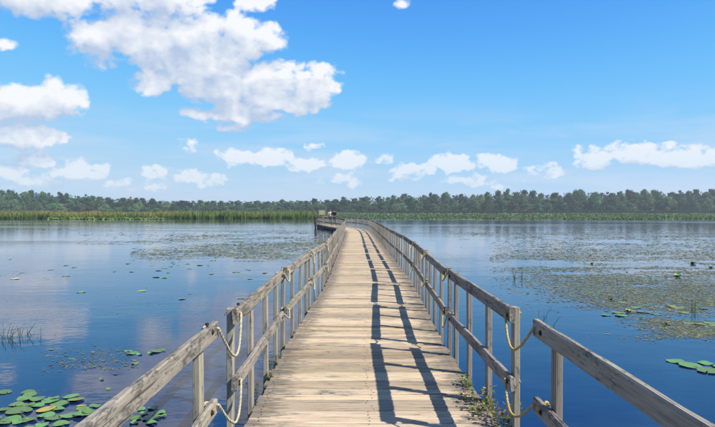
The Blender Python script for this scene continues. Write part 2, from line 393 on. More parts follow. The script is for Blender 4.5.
def water():
    m_, N = new_mat('pond_water'); t = N.n('ShaderNodeTexCoord'); P_ = t.outputs['Object']
    # ripples: fine chop plus slow swell, stronger in the breeze streaks
    streak = N.noise(N.v('MULTIPLY', P_, (0.010, 0.055, 1)), 1.0, 4, 0.55, 0.6)
    breeze = N.ss(streak.outputs[0], 0.50, 0.66)
    r1 = N.noise(N.v('MULTIPLY', P_, (2.2, 3.4, 1)), 1.0, 3, 0.55, 0.3)
    r2 = N.noise(N.v('MULTIPLY', P_, (0.35, 0.7, 1)), 1.0, 2, 0.5)
    r3 = N.noise(N.v('MULTIPLY', P_, (9, 14, 1)), 1.0, 2, 0.5)
    h = N.m('MULTIPLY', r1.outputs[0], N.m('MULTIPLY_ADD', breeze, 0.016, 0.0026))
    h = N.m('MULTIPLY_ADD', r2.outputs[0], 0.0055, h)
    h = N.m('MULTIPLY_ADD', r3.outputs[0], N.m('MULTIPLY_ADD', breeze, 0.003, 0.0005), h)
    nb = N.n('ShaderNodeBump'); nb.inputs['Strength'].default_value = 1.0; nb.inputs['Distance'].default_value = 1.0
    m_links(N, h, nb.inputs['Height'])
    # water weed under the surface shows as paler olive and brown patches
    w1 = N.noise(N.v('MULTIPLY', P_, (0.45, 0.6, 1)), 1.0, 6, 0.65, 0.5)
    c = N.mix(N.ss(w1.outputs[0], 0.46, 0.70, 0, 0.8), (0.003, 0.017, 0.062, 1), (0.012, 0.034, 0.076, 1))
    return finish(m_, N, princ(N, c, 0.03, nb.outputs[0], 0.5, True, IOR=1.333))
M['water'] = water()
def ground():
    m_, N = new_mat('marsh_ground'); t = N.n('ShaderNodeTexCoord')
    n_ = N.noise(N.v('MULTIPLY', t.outputs['Object'], (0.05, 0.02, 1)), 1.0, 6, 0.6)
    f_ = N.noise(t.outputs['Object'], 1.3, 4, 0.6)
    c = N.ramp(n_.outputs[0], [(0.35, (0.05, 0.085, 0.03)), (0.5, (0.085, 0.13, 0.045)), (0.68, (0.14, 0.14, 0.06))])
    return finish(m_, N, princ(N, c, 0.9, bump(N, f_.outputs[0], 0.6, 0.3), 0.1))
M['ground'] = ground()

# ------------------------------------------------------------------ setting: water and far land
S = 6000
w_ = tag(link('water', mesh('water', [(-S, -400, 0), (S, -400, 0), (S, S, 0), (-S, S, 0)], [(0, 1, 2, 3)], M['water'])), kind='structure')
# far land: reed marsh on the left starts near, the wooded shore lies beyond
xs = [-6000, -900, -420, -200, -120, -60, -14, -3, 20, 80, 200, 420, 900, 6000]
sh = [150, 150, 150, 149, 147, 148, 152, 300, 482, 486, 480, 484, 486, 486]
V = []; F = []
for i, (x, y0) in enumerate(zip(xs, sh)):
    for dy, z in ((0, -0.4), (4, 0.10), (60, 0.25), (700, 1.2), (6000, 4.0)):
        V.append((x, y0 + dy, z))
for i in range(len(xs) - 1):
    for j in range(4):
        a = i * 5 + j; F.append((a, a + 5, a + 6, a + 1))
tag(link('marsh_ground', mesh('marsh_ground', V, F, M['ground'])), kind='structure')

# ------------------------------------------------------------------ timber pieces
def plank(L, Wd, T, rings, seed, jit=0.002, ch=0.004, axis='x', caps=True):
    """chamfered, slightly uneven plank, length along axis, centred"""
    r = random.Random(seed)
    prof = [(-Wd/2 + ch, -T/2), (Wd/2 - ch, -T/2), (Wd/2, -T/2 + ch), (Wd/2, T/2 - ch), (Wd/2 - ch, T/2), (-Wd/2 + ch, T/2), (-Wd/2, T/2 - ch), (-Wd/2, -T/2 + ch)]
    V = []; F = []
    for i in range(rings):
        s_ = -L/2 + L * i / (rings - 1)
        bo = r.uniform(-jit, jit); bz = r.uniform(-jit, jit) * 0.6
        for (u, v) in prof:
            e = r.uniform(-jit, jit)
            V.append((s_ + (r.uniform(-1.5, 1.5) * jit if i in (0, rings - 1) else 0), u + bo + e * 0.5, v + bz + e * 0.3))
    for i in range(rings - 1):
        for j in range(8):
            a = i * 8 + j; b = i * 8 + (j + 1) % 8
            F.append((a, a + 8, b + 8, b))
    F.append(tuple(range(8))); F.append(tuple(range((rings - 1) * 8 + 7, (rings - 1) * 8 - 1, -1)))
    if axis == 'y': V = [(b, a, c) for (a, b, c) in V]; F = [tuple(reversed(f)) for f in F]
    if axis == 'z': V = [(b, c, a) for (a, b, c) in V]
    return V, F
def disc(c, r, n_=6, z=0.0):
    V = [(c[0] + r * math.cos(2 * math.pi * i / n_), c[1] + r * math.sin(2 * math.pi * i / n_), c[2]) for i in range(n_)]
    return V, [tuple(range(n_))]
HALF = 0.97; PITCH = 3.10; BW = 0.1395
BOARDS = []
for s in range(12):
    r = random.Random(100 + s)
    parts = [plank(2 * HALF + r.uniform(-0.02, 0.03), BW - r.uniform(0.006, 0.018), 0.038, 4, 40 + s, 0.0034, 0.007) + (0,)]
    for xx in (-0.90, -0.02, 0.90):
        for yy in (-0.035, 0.035):
            v, f = disc((xx + r.uniform(-.012, .012), yy + r.uniform(-.01, .01), 0.0225), 0.0065)
            parts.append((v, f, 1))
    v, f, mi = join(parts)
    BOARDS.append(mesh('deck_board', v, f, [M['deck'], M['iron']], False, mi))
RL = 2.80
def rail_shift(i): return -0.11 if i == 0 else (0.04 if i == 1 else 0.0)
def rail_mesh(L, H_, seed):
    v, f = plank(L, 0.040, H_, 11, seed, 0.0036, 0.008, 'y'); return mesh('rail', v, f, M['rail'])
TOPR = [rail_mesh(RL, 0.108, 200 + i) for i in range(6)]
LOWR = [rail_mesh(RL, 0.098, 220 + i) for i in range(6)]
POSTS = [mesh('post', *plank(1.19, 0.042, 0.088, 5, 240 + i, 0.0022, 0.004, 'z'), M['post']) for i in range(5)]
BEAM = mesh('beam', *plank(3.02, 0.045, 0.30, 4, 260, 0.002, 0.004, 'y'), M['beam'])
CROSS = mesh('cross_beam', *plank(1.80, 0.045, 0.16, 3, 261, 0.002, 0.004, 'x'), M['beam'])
def float_mesh():
    parts = []
    for x in (-0.55, 0.55):
        V_, F_ = tube([(x, -1.35, 0), (x, -1.33, 0), (x, 0, 0), (x, 1.33, 0), (x, 1.35, 0)], [0.14, 0.17, 0.17, 0.17, 0.14], 12)
        parts.append((V_, F_))
    return parts
FLOAT = mesh('float', *tube([(0, -1.35, 0), (0, -1.33, 0), (0, 1.33, 0), (0, 1.35, 0)], [0.12, 0.15, 0.15, 0.12], 12), M['beam'])
def bolt_mesh():
    V_, F_ = tube([(-0.006, 0, 0), (0.012, 0, 0)], 0.0115, 8); V2, F2 = tube([(0, 0, 0), (0.004, 0, 0)], 0.019, 8)
    v, f, _ = join([(V_, F_), (V2, F2)]); return mesh('bolt', v, f, M['iron'])
BOLT = bolt_mesh()
STUD = mesh('bolt', *tube([(0, 0, -0.02), (0, 0, 0.006), (0, 0, 0.007), (0, 0, 0.022)], [0.006, 0.006, 0.012, 0.010], 8), M['iron'])

CXT = [(0.0, 0.13), (4.05, 0.115), (7.15, 0.095), (10.25, 0.18), (13.35, 0.27), (16.45, 0.28), (19.55, 0.25), (25.75, 0.22), (35.05, 0.18),
       (41.25, 0.14), (47.45, 0.02), (50.5, -0.16), (53.6, -0.46), (56.6, -0.95), (59.7, -1.5), (62.7, -2.05), (65.7, -2.6), (70, -3.4)]
def cxy(y): return float(np.interp(y, [a for a, b in CXT], [b for a, b in CXT]))
ORD = ['first', 'second', 'third', 'fourth', 'fifth', 'sixth', 'seventh', 'eighth', 'ninth', 'tenth', 'eleventh', 'twelfth', 'thirteenth', 'fourteenth',
       'fifteenth', 'sixteenth', 'seventeenth', 'eighteenth', 'nineteenth', 'twentieth', 'twenty-first', 'twenty-second', 'twenty-third', 'twenty-fourth']
joints = [0.95 + PITCH * i for i in range(22)]
J = [Vector((cxy(y), y, 0)) for y in joints]
J[0] = Vector((0.132, 0.95, 0))
SECT = []
TOPZ, LOWZ = 0.902, 0.424       # rail centres above the deck
def section(i):
    a, b = J[i], J[i + 1]; r = random.Random(500 + i)
    d_ = (b - a); yaw = math.atan2(-d_.x, d_.y) + (r.uniform(-0.006, 0.006) if i > 1 else 0)
    c = (a + b) / 2
    e = empty('boardwalk_section', (c.x, c.y, DECK + (r.uniform(-0.012, 0.012) if i > 1 else 0)), yaw)
    if i > 1: e.rotation_euler = (r.uniform(-0.004, 0.004), r.uniform(-0.008, 0.008), yaw)
    if i == 0: lab = 'nearest boardwalk section, only its two thick railing ends in view beside the viewer'
    else: lab = ORD[i] + ' floating grey plank boardwalk section with two rail fences, counted from the viewer'
    tag(e, lab, 'boardwalk', 'floating boardwalk sections in a row')
    n_ = 21; p_ = 3.07 / n_
    if i < 10:
        for q in range(n_):
            y = -3.07 / 2 + p_ * (q + 0.5)
            o = link('deck_board', BOARDS[r.randrange(12)], e, (r.uniform(-.010, .010), y + r.uniform(-.0012, .0012), -0.0205 + r.uniform(-.0022, .0022)),
                     (r.uniform(-.010, .010), r.uniform(-.0012, .0012), r.uniform(-.0025, .0025) + (math.pi if r.random() < .5 else 0)))
    else:
        parts = []
        for q in range(n_):
            v, f = plank(2 * HALF + r.uniform(-.02, .02), BW - .004, 0.038, 2, 900 + q, 0.002, 0.005)
            y = -3.07 / 2 + p_ * (q + 0.5)
            parts.append(([(x0 + r.uniform(-.001, .001), y0 + y, z0 - 0.0205) for x0, y0, z0 in v], f))
        v, f, _ = join(parts)
        o = link('deck_boards', mesh('deck_boards', v, f, M['deck_long']), e); o['kind'] = 'stuff'
    for s in (-1, 1):
        rx = s * (1.016 if i == 0 else 0.982); px_ = s * ((1.016 if i == 0 else 0.982) + 0.0445)
        t_ = link('top_rail', TOPR[r.randrange(6)], e, (rx, rail_shift(i) + r.uniform(-.01, .01), TOPZ + r.uniform(-.006, .006)), (r.uniform(-.003, .003), 0, (math.pi if r.random() < .5 else 0)))
        l_ = link('lower_rail', LOWR[r.randrange(6)], e, (rx, rail_shift(i) + r.uniform(-.015, .015), LOWZ + r.uniform(-.008, .008)), (r.uniform(-.004, .004), 0, (math.pi if r.random() < .5 else 0)))
        for q, y in enumerate((-1.35, -0.27, 1.06) if i == 0 else (-1.30, -0.44, 0.44, 1.22)):
            link('post', POSTS[r.randrange(5)], e, (px_, y + r.uniform(-.02, .02), 0.292 + r.uniform(-.012, .008) + (0.070 if i > 0 and (q == 0 or (q == 3 and r.random() < .4)) else 0)),
                 (r.uniform(-.006, .006), s * r.uniform(0.0, .004), r.uniform(-.02, .02) + (math.pi if r.random() < .5 else 0)))
        if i < 5:
            for rail_, zz in ((t_, 0), (l_, 0)):
                for y in (-1.33, 1.24):
                    flip = -1 if abs(rail_.rotation_euler.z) > 1 else 1
                    b_ = link('bolt', BOLT, rail_, (-s * flip * 0.0215, y * flip, r.uniform(-.015, .015)), (0, 0, 0 if -s * flip > 0 else math.pi))
            if i in (0, 1) and s < 0:
                flip = -1 if abs(t_.rotation_euler.z) > 1 else 1
                link('bolt', STUD, t_, (s * flip * 0.004, flip * (1.22 if i == 0 else -1.24), 0.052))
        link('side_beam', BEAM, e, (s * 0.972, 0, -0.195))
    for y in (-1.38, -0.46, 0.46, 1.38): link('cross_beam', CROSS, e, (0, y, -0.125))
    for x in (-0.55, 0.55): link('float', FLOAT, e, (x, 0, -0.36))
    SECT.append(e); return e
for i in range(21): section(i)

# ------------------------------------------------------------------ lookout platform at the far bend
pa = J[21]; ph = math.atan2(-(J[21] - J[20]).x, (J[21] - J[20]).y)
PLW, PLL = 1.05, 6.0
pdir = Vector((-math.sin(ph), math.cos(ph), 0)); pside = Vector((math.cos(ph), math.sin(ph), 0))
pc = pa + pdir * (PLL / 2 + 0.06) 
pl = empty('lookout_platform', (pc.x, pc.y, DECK), ph)
tag(pl, 'wide lookout platform with dark sides at the far left end of the boardwalk', 'platform')
parts = []
for q in range(int(PLL / 0.146)):
    v, f = plank(2 * PLW, 0.137, 0.038, 2, 1200 + q, 0.002, 0.005)
    parts.append(([(x0, y0 - PLL / 2 + 0.146 * (q + .5), z0 - 0.0205) for x0, y0, z0 in v], f))
v, f, _ = join(parts)
o = link('deck_boards', mesh('deck_boards', v, f, M['deck_long']), pl); o['kind'] = 'stuff'
for s in (-1, 1):
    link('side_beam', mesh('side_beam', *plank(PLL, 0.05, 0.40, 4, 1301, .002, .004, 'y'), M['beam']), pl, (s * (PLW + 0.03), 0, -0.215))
    for z, H_ in ((TOPZ, 0.145), (LOWZ, 0.13)):
        link('top_rail' if z == TOPZ else 'lower_rail', rail_mesh(PLL - 0.1, 0.092, 1310), pl, (s * (PLW + 0.03), 0, z))
    for y in np.linspace(-PLL / 2 + 0.1, PLL / 2 - 0.1, 9):
        link('post', POSTS[rng.randrange(5)], pl, (s * (PLW + 0.078), float(y), 0.30))
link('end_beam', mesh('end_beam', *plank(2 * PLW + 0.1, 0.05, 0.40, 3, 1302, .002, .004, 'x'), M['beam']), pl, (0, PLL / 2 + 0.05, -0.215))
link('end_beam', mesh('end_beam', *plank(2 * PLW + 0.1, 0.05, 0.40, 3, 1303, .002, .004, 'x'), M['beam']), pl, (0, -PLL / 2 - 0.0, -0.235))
v, f = plank(2 * PLW, 0.04, 0.092, 4, 1304, .002, .004, 'x')
link('top_rail', mesh('end_rail', v, f, M['rail']), pl, (0, PLL / 2 + 0.02, TOPZ))
link('lower_rail', mesh('end_rail', v, f, M['rail']), pl, (0, PLL / 2 + 0.02, LOWZ))
# stout mooring pile at the corner
tv, tf = tube([(0, 0, -1.6), (0, 0, 0), (0.01, 0, 0.98), (0.01, 0, 1.02)], [0.15, 0.145, 0.135, 0.09], 12)
link('corner_pile', mesh('corner_pile', tv, tf, M['beam']), pl, (-PLW - 0.27, PLL / 2 - 0.3, 0))
for x in (-0.6, 0.6): link('float', mesh('float', *tube([(0, -PLL / 2 + .2, 0), (0, PLL / 2 - .2, 0)], 0.17, 12), M['beam']), pl, (x, 0, -0.38))

# ------------------------------------------------------------------ ropes
def sag(a, b, drop, n_=14, skew=0.0):
    out = []
    for i in range(n_ + 1):
        t = i / n_; p = a.lerp(b, t); p = Vector(p); w = 4 * t * (1 - t)
        p.z -= drop * w * (1 + skew * (t - .5)); out.append(p)
    return out
bpy.context.view_layer.update()
def sect_pt(i, x, y, z): return SECT[i].matrix_world @ Vector((x, y, z))
def rope(i, s, z, name_rail, rad=0.0085):
    r = random.Random(700 + i * 7 + s * 3 + int(z * 10))
    near = i == 0
    xo = lambda k_: s * (1.016 if k_ == 0 else 0.982)
    a = sect_pt(i, xo(i) - s * .034, RL / 2 - 0.05 + rail_shift(i), z + 0.012)
    b = sect_pt(i + 1, xo(i + 1) - s * .034, -RL / 2 + 0.06 + rail_shift(i + 1), z + 0.016)
    drop = (0.20 if z > 0.6 else 0.17) if near else r.uniform(0.06, 0.20)
    if near and s < 0: drop += 0.04
    pts = sag(a, b, drop, 16, 0.5 if near else r.uniform(-.6, .6))
    bow = Vector((-s * 0.03, 0, 0))
    for k_, p in enumerate(pts):
        t = k_ / 16; p += bow * (4 * t * (1 - t)) + Vector((0, 0, r.uniform(-.003, .003)))
    # the ends go through the rail and wrap over it
    h_ = 0.05
    pre = [sect_pt(i, xo(i) + s * .034, RL / 2 - 0.05 + rail_shift(i), z + 0.012), sect_pt(i, xo(i) - s * .021, RL / 2 - 0.05 + rail_shift(i), z + 0.012)]
    post_ = [sect_pt(i + 1, xo(i + 1) - s * .021, -RL / 2 + 0.06 + rail_shift(i + 1), z + 0.016), sect_pt(i + 1, xo(i + 1) + s * .034, -RL / 2 + 0.06 + rail_shift(i + 1), z + 0.016)]
    allp = pre + pts + post_
    if i < 2:      # three laid strands
        fine_ = []
        for k_ in range(len(allp) - 1):
            for q in range(5): fine_.append(allp[k_].lerp(allp[k_ + 1], q / 5))
        fine_.append(allp[-1]); parts = []
        for st in range(3):
            sp = []
            for k_, p in enumerate(fine_):
                t_ = (fine_[min(k_ + 1, len(fine_) - 1)] - fine_[max(k_ - 1, 0)]).normalized(); n1 = t_.cross(Vector((s, .2, .3))).normalized(); n2 = t_.cross(n1)
                an = k_ * .75 + st * 2.094; sp.append(p + (n1 * math.cos(an) + n2 * math.sin(an)) * rad * .52)
            parts.append(tube(sp, rad * .60, 5))
    else: parts = [tube(allp, rad, 8)]
    # knots with frayed tails
    for base in ((pre[0], i), (post_[-1], i + 1)):
        c = base[0] + (SECT[base[1]].matrix_world.to_3x3() @ Vector((s * 0.012, 0, 0)))
        kn = [c + Vector((0.016 * math.cos(q), 0.016 * math.sin(q * 1.7), 0.014 * math.sin(q))) for q in np.linspace(0, 7, 10)]
        parts.append(tube(kn, rad, 6))
        for _ in range(3):
            e = c + Vector((s * r.uniform(.01, .04), r.uniform(-.03, .03), r.uniform(-.05, .0)))
            parts.append(tube([c, (c + e) / 2 + Vector((0, 0, .008)), e], [rad * .8, rad * .6, rad * .35], 5))
    v, f, _ = join(parts)
    c0 = a.lerp(b, .5)
    o = link('rope', mesh('rope', [tuple(Vector(p) - c0) for p in v], f, M['rope'] if s > 0 else M['rope_pale'], True), None, tuple(c0))
    side = 'left' if s < 0 else 'right'
    tag(o, f'slack yellow rope tying the {name_rail} ends at the {ORD[i]} boardwalk joint, {side} railing', 'rope', 'ropes tying the boardwalk sections together')
for i in range(0, 4):
    for s in (-1, 1):
        rope(i, s, TOPZ, 'top rail'); rope(i, s, LOWZ, 'lower rail')

# ------------------------------------------------------------------ trees
def tree_crown(seed, w, h, base, n_leaf, lo, hi):
    """leaf clumps over many overlapping boughs, crown from base to h"""
    g = np.random.default_rng(seed)
    nb = g.integers(34, 52); quads = []; lop = g.uniform(-.5, .5, 2)
    for b in range(nb):
        t = g.uniform(0, 1) ** 0.9
        z = base + (h - base) * (0.04 + 0.90 * t)
        prof = math.sin(math.pi * min(1, 0.25 + 0.72 * ((z - base) / (h - base)) ** 1.15)) ** 1.0
        a = g.uniform(0, 2 * math.pi); rr = w / 2 * prof * g.uniform(0.15, 0.85)
        c = np.array([rr * math.cos(a) + lop[0] * w * .25 * t, rr * math.sin(a) + lop[1] * w * .25 * t, z])
        rad = w * g.uniform(0.06, 0.17) * (0.7 + 0.5 * prof)
        n_ = int(n_leaf / nb)
        u = g.normal(size=(n_, 3)); u /= np.linalg.norm(u, axis=1)[:, None]
        rr_ = rad * np.where(g.random(n_) < .12, g.uniform(1.0, 1.6, n_), g.uniform(0.4, 1.08, n_) ** 0.6)
        p = c + u * rr_[:, None] * np.array([1, 1, 0.95])
        nrm = u + g.normal(scale=0.55, size=(n_, 3)); nrm[:, 2] += 0.35; nrm /= np.linalg.norm(nrm, axis=1)[:, None]
        t1 = np.cross(nrm, g.normal(size=(n_, 3))); t1 /= np.linalg.norm(t1, axis=1)[:, None]; t2 = np.cross(nrm, t1)
        s_ = g.uniform(lo, hi, n_)[:, None]
        q = np.stack([p - t1 * s_, p - t2 * s_ * .55, p + t1 * s_, p + t2 * s_ * .55], axis=1)
        q += g.normal(scale=0.06, size=q.shape)
        quads.append(q)
    return np.concatenate(quads)
def trunk_mesh(seed, h, w):
    r = random.Random(seed); parts = []
    parts.append(tube([(0, 0, -0.3), (0.05, 0, h * .2), (r.uniform(-.3, .3), r.uniform(-.3, .3), h * .5), (r.uniform(-.4, .4), r.uniform(-.4, .4), h * .85)], [h * .022, h * .017, h * .011, h * .004], 7))
    for _ in range(6):
        z = h * r.uniform(.25, .65); a = r.uniform(0, 6.28); L = w * r.uniform(.25, .42)
        parts.append(tube([(0, 0, z), (L * .5 * math.cos(a), L * .5 * math.sin(a), z + L * .4), (L * math.cos(a), L * math.sin(a), z + L * .8)], [h * .008, h * .006, h * .002], 5))
    v, f, _ = join(parts); return mesh('trunk', v, f, M['bark'], True)
VAR = []
for s in range(9):
    g = random.Random(3000 + s)
    hh = 10.0; ww = g.uniform(4.2, 8.4); bs = g.uniform(0.1, 0.7)
    VAR.append((ww, quads_mesh('crown', tree_crown(3100 + s, ww, hh, bs, 4200, 0.14, 0.34), M['crown']), trunk_mesh(3200 + s, hh, ww)))
for s in range(4):
    g = random.Random(3050 + s)
    hh = 10.0; ww = g.uniform(7.5, 10.0); bs = 0.3
    VAR.append((ww, quads_mesh('crown', tree_crown(3150 + s, ww, hh, bs, 3800, 0.15, 0.36), M['crown_pale']), trunk_mesh(3250 + s, hh, ww)))
TOPS = [(-160, 193), (-60, 191), (0, 191), (14, 190), (27, 189.3), (36, 191.5), (45, 190.6), (58, 192), (68, 192), (76, 194), (95, 196), (115, 197), (130, 197.5), (150, 199.2),
        (180, 200), (230, 200.5), (280, 200.2), (300, 199.6), (330, 198), (350, 196.8), (375, 195.5), (400, 195), (430, 193), (470, 192.6), (500, 190.5), (515, 188.6),
        (530, 189.4), (545, 191.5), (570, 191), (588, 189.6), (610, 191), (640, 188.8), (665, 190), (690, 189.2), (715, 189.6), (800, 190), (900, 191)]
def top_at(px): return float(np.interp(px, [a for a, b in TOPS], [b for a, b in TOPS]))
def where(px):
    if px < 75: return 'above the tan-topped reeds at far left'
    if px < 200: return 'above the left reed bed'
    if px < 318: return 'low behind the right end of the reed bed'
    if px < 420: return 'behind the far end of the boardwalk'
    if px < 495: return 'just right of the boardwalk'
    if px < 540: return 'by the high domed crowns'
    if px < 620: return 'behind the centre of the right lily belt'
    return 'at the far right'
def plant(px, d, frac, kinds, jitter, look, step):
    x = (px - CX) / FPX * d
    h = max(3.0, ((HY - top_at(px)) / FPX * d + EYE - 0.3) * frac * rng.uniform(1 - jitter, 1 + jitter * 0.35))
    ww, cm_, tm_ = VAR[rng.choice(kinds)]
    s_ = h / 10.0; sxy = max(s_ * rng.uniform(0.85, 1.2), step * d / FPX / ww * rng.uniform(1.15, 1.6))
    e = empty('tree', (x, d, 0.3), rng.uniform(0, 6.28)); e.scale = (sxy, sxy, s_)
    tag(e, look + ' ' + where(px), 'tree', look.replace('tree', 'trees') + ' ' + where(px))
    link('trunk', tm_, e); link('crown', cm_, e)
for px in np.arange(-95, 812, 8.6):       # back row forms the skyline
    plant(px + rng.uniform(-3, 3), rng.uniform(535, 560), 1.02, range(9), 0.13, 'dark skyline tree of the wood', 8.6)
for px in np.arange(-95, 812, 9.0):       # middle row
    plant(px + rng.uniform(-3, 3), rng.uniform(512, 530), 0.84, range(13), 0.26, 'mid green middle tree of the wood', 9.0)
for px in np.arange(-95, 812, 10.0):      # paler willows and saplings along the edge
    left = px < 330
    plant(px + rng.uniform(-4, 4), rng.uniform(492, 506), rng.uniform(0.40, 0.62) if left else rng.uniform(0.45, 0.8), (9, 10, 11, 12) if left or rng.random() < .45 else range(9), 0.2,
          'pale low edge tree of the wood', 10.0)
# undergrowth filling the wood's foot
n_ = 42000
px = nr.uniform(-110, 825, n_); d = nr.uniform(492, 580, n_); x = (px - CX) / FPX * d
z = 0.2 + nr.uniform(0, 1, n_) ** 1.2 * np.interp(d, [492, 540, 580], [3.0, 5.0, 7.5]) * np.interp(px, [-110, 140, 200, 320, 400, 825], [1, .9, .75, .75, 1, 1.1])
c = np.stack([x, d, z], 1); u = nr.normal(size=(n_, 3)); u[:, 2] += .4; u /= np.linalg.norm(u, axis=1)[:, None]
t1 = np.cross(u, nr.normal(size=(n_, 3))); t1 /= np.linalg.norm(t1, axis=1)[:, None]; t2 = np.cross(u, t1); s_ = nr.uniform(.5, 1.1, n_)[:, None]
q = np.stack([c - t1 * s_, c - t2 * s_ * .6, c + t1 * s_, c + t2 * s_ * .6], 1)
colr = np.array([0.065, 0.125, 0.055]) * nr.uniform(.6, 1.5, n_)[:, None] + nr.uniform(0, .02, n_)[:, None] * np.array([1, 1, .3])
tag(link('undergrowth', quads_mesh('undergrowth', q, M['leaf'], colr)), 'dense green undergrowth along the foot of the far wood', 'undergrowth', None, 'stuff')

# the depth of the wood behind the last trees that can be told apart
n_ = 30000
px = nr.uniform(-110, 825, n_); d = nr.uniform(562, 600, n_); x = (px - CX) / FPX * d
hmax = np.array([((HY - top_at(p_)) / FPX * 560 + EYE) * 0.92 for p_ in px])
z = 0.3 + nr.uniform(0, 1, n_) * hmax * nr.uniform(.75, 1.0, n_)
c = np.stack([x, d, z], 1); u = nr.normal(size=(n_, 3)); u[:, 2] += .4; u /= np.linalg.norm(u, axis=1)[:, None]
t1 = np.cross(u, nr.normal(size=(n_, 3))); t1 /= np.linalg.norm(t1, axis=1)[:, None]; t2 = np.cross(u, t1); s_ = nr.uniform(.7, 1.4, n_)[:, None]
q = np.stack([c - t1 * s_, c - t2 * s_ * .6, c + t1 * s_, c + t2 * s_ * .6], 1)
colr = np.array([0.055, 0.115, 0.05]) * nr.uniform(.6, 1.5, n_)[:, None]
tag(link('far_wood', quads_mesh('far_wood', q, M['leaf'], colr)), 'deep green mass of the far wood behind its front trees', 'wood', None, 'stuff')

# ------------------------------------------------------------------ reeds and marsh leaves
def vnoise(x, y, seed=0):
    """cheap smooth value noise"""
    def hsh(i, j): 
        v_ = np.sin(i * 127.1 + j * 311.7 + seed * 74.7) * 43758.5453; return v_ - np.floor(v_)
    xi, yi = np.floor(x), np.floor(y); xf, yf = x - xi, y - yi
    xf = xf * xf * (3 - 2 * xf); yf = yf * yf * (3 - 2 * yf)
    return (hsh(xi, yi) * (1 - xf) + hsh(xi + 1, yi) * xf) * (1 - yf) + (hsh(xi, yi + 1) * (1 - xf) + hsh(xi + 1, yi + 1) * xf) * yf
def fbm(x, y, seed=0, o=4):
    s_ = 0; a = .5
    for k_ in range(o): s_ = s_ + a * vnoise(x * 2 ** k_, y * 2 ** k_, seed + k_); a *= .5
    return s_ / (1 - .5 ** o)
def reed_blades(x, y, h, w, z0, lean, top_c, mid_c, base_c, tan_amt):
    """each blade: a lower and an upper quad, bent by the breeze"""
    n_ = len(x); a = nr.uniform(0, np.pi, n_); dx, dy = np.cos(a) * w / 2, np.sin(a) * w / 2
    lx, ly = nr.normal(scale=lean, size=n_) + lean * .4, nr.normal(scale=lean, size=n_)
    def row(t, ww): 
        bx = x + lx * h * t * t; by = y + ly * h * t * t; bz = z0 + h * t
        return np.stack([bx - dx * ww, by - dy * ww, bz], 1), np.stack([bx + dx * ww, by + dy * ww, bz], 1)
    r0, r1, r2, r3 = row(0, 1.), row(.45, 1.), row(.78, .8), row(1., .15)
    q = np.concatenate([np.stack([r0[0], r0[1], r1[1], r1[0]], 1), np.stack([r1[0], r1[1], r2[1], r2[0]], 1), np.stack([r2[0], r2[1], r3[1], r3[0]], 1)])
    v_ = nr.uniform(.7, 1.3, n_)[:, None]
    cb = np.array(base_c) * v_; cm = np.array(mid_c) * v_; ct = np.array(mid_c) * (1 - tan_amt[:, None]) + np.array(top_c) * tan_amt[:, None]
    return q, np.concatenate([cb, cm * (1 - .35 * tan_amt[:, None]) + np.array(top_c) * .35 * tan_amt[:, None], ct * v_])
n_ = 42000
y = 147 + nr.uniform(0, 1, n_) ** 1.3 * 16
x = nr.uniform(-128, -6.5, n_)
keep = (fbm(x * .35, y * .35, 3) > .30)
edge = np.interp(x, [-128, -20, -9, -6], [0, 0, 3, 9]); keep &= (y - 147 > edge + (fbm(x * .5, x * 0 + 3., 9) - .35) * 9)
x, y = x[keep], y[keep]; cl = fbm(x * .12, y * .12, 5)
tan = np.clip((cl - .40) * 3.4, 0, 1) * nr.uniform(.3, 1, len(x)) * np.interp(x, [-128, -60, -40, -25], [1, 1, .55, .25])
q, cc = reed_blades(x, y, nr.uniform(1.1, 2.2, len(x)) * (.62 + .62 * fbm(x * .28, y * .28, 15)), nr.uniform(.05, .11, len(x)), -0.05, .21,
                    (0.62, 0.40, 0.15), (0.235, 0.32, 0.10), (0.13, 0.23, 0.07), tan)
tag(link('reed_bed', quads_mesh('reed_bed', q, M['reed'], cc)), 'tall green reed bed with tan tops along the left shore', 'reeds', None, 'stuff')
# thin dark reed line in front of the wood on the right
n_ = 30000
px = nr.uniform(318, 830, n_); y = 474 + nr.uniform(0, 1, n_) * 14; x = (px - CX) / FPX * y
q, cc = reed_blades(x, y, nr.uniform(1.2, 2.2, n_) * (.7 + .55 * fbm(x * .05, y * .05, 8)), nr.uniform(.12, .3, n_), -.05, .12, (0.14, 0.17, 0.06), (0.040, 0.075, 0.03), (0.025, 0.05, 0.022), nr.uniform(0, .5, n_))
tag(link('reed_line', quads_mesh('reed_line', q, M['reed'], cc)), 'dark thin line of reeds at the foot of the right wood', 'reeds', None, 'stuff')
def leaf_quads(p, size, tilt, asp=.75):
    n_ = len(p); a = nr.uniform(0, 2 * np.pi, n_)
    t1 = np.stack([np.cos(a), np.sin(a), nr.normal(scale=tilt, size=n_)], 1); t2 = np.stack([-np.sin(a), np.cos(a), nr.normal(scale=tilt, size=n_)], 1)
    s_ = size[:, None]
    pts = []
    for k_ in range(6):
        an = k_ * math.pi / 3; pts.append(p + t1 * s_ * math.cos(an) + t2 * s_ * asp * math.sin(an))
    return np.stack(pts, 1)
def belt(name, label, x0, x1, ylo, yhi, n_, hmax, smin, smax, cols, seed, thr=.38):
    px = nr.uniform(x0, x1, n_); py = nr.uniform(ylo, yhi, n_); d = FPX * EYE / (py - HY)
    x = (px - CX) / FPX * d
    f_ = fbm(px * .03, py * .9, seed)
    k_ = f_ > thr; x, d = x[k_], d[k_]; n2 = len(x)
    p = np.stack([x, d, .01 + nr.uniform(0, 1, n2) * hmax], 1)
    q = leaf_quads(p, nr.uniform(smin, smax, n2) * np.clip(d / 160, .8, 2.2), .5)
    ci = nr.integers(0, len(cols), n2); c = np.array(cols)[ci] * nr.uniform(.7, 1.3, n2)[:, None]
    tag(link(name, quads_mesh(name, q, M['leaf'], c)), label, 'water lilies', None, 'stuff')
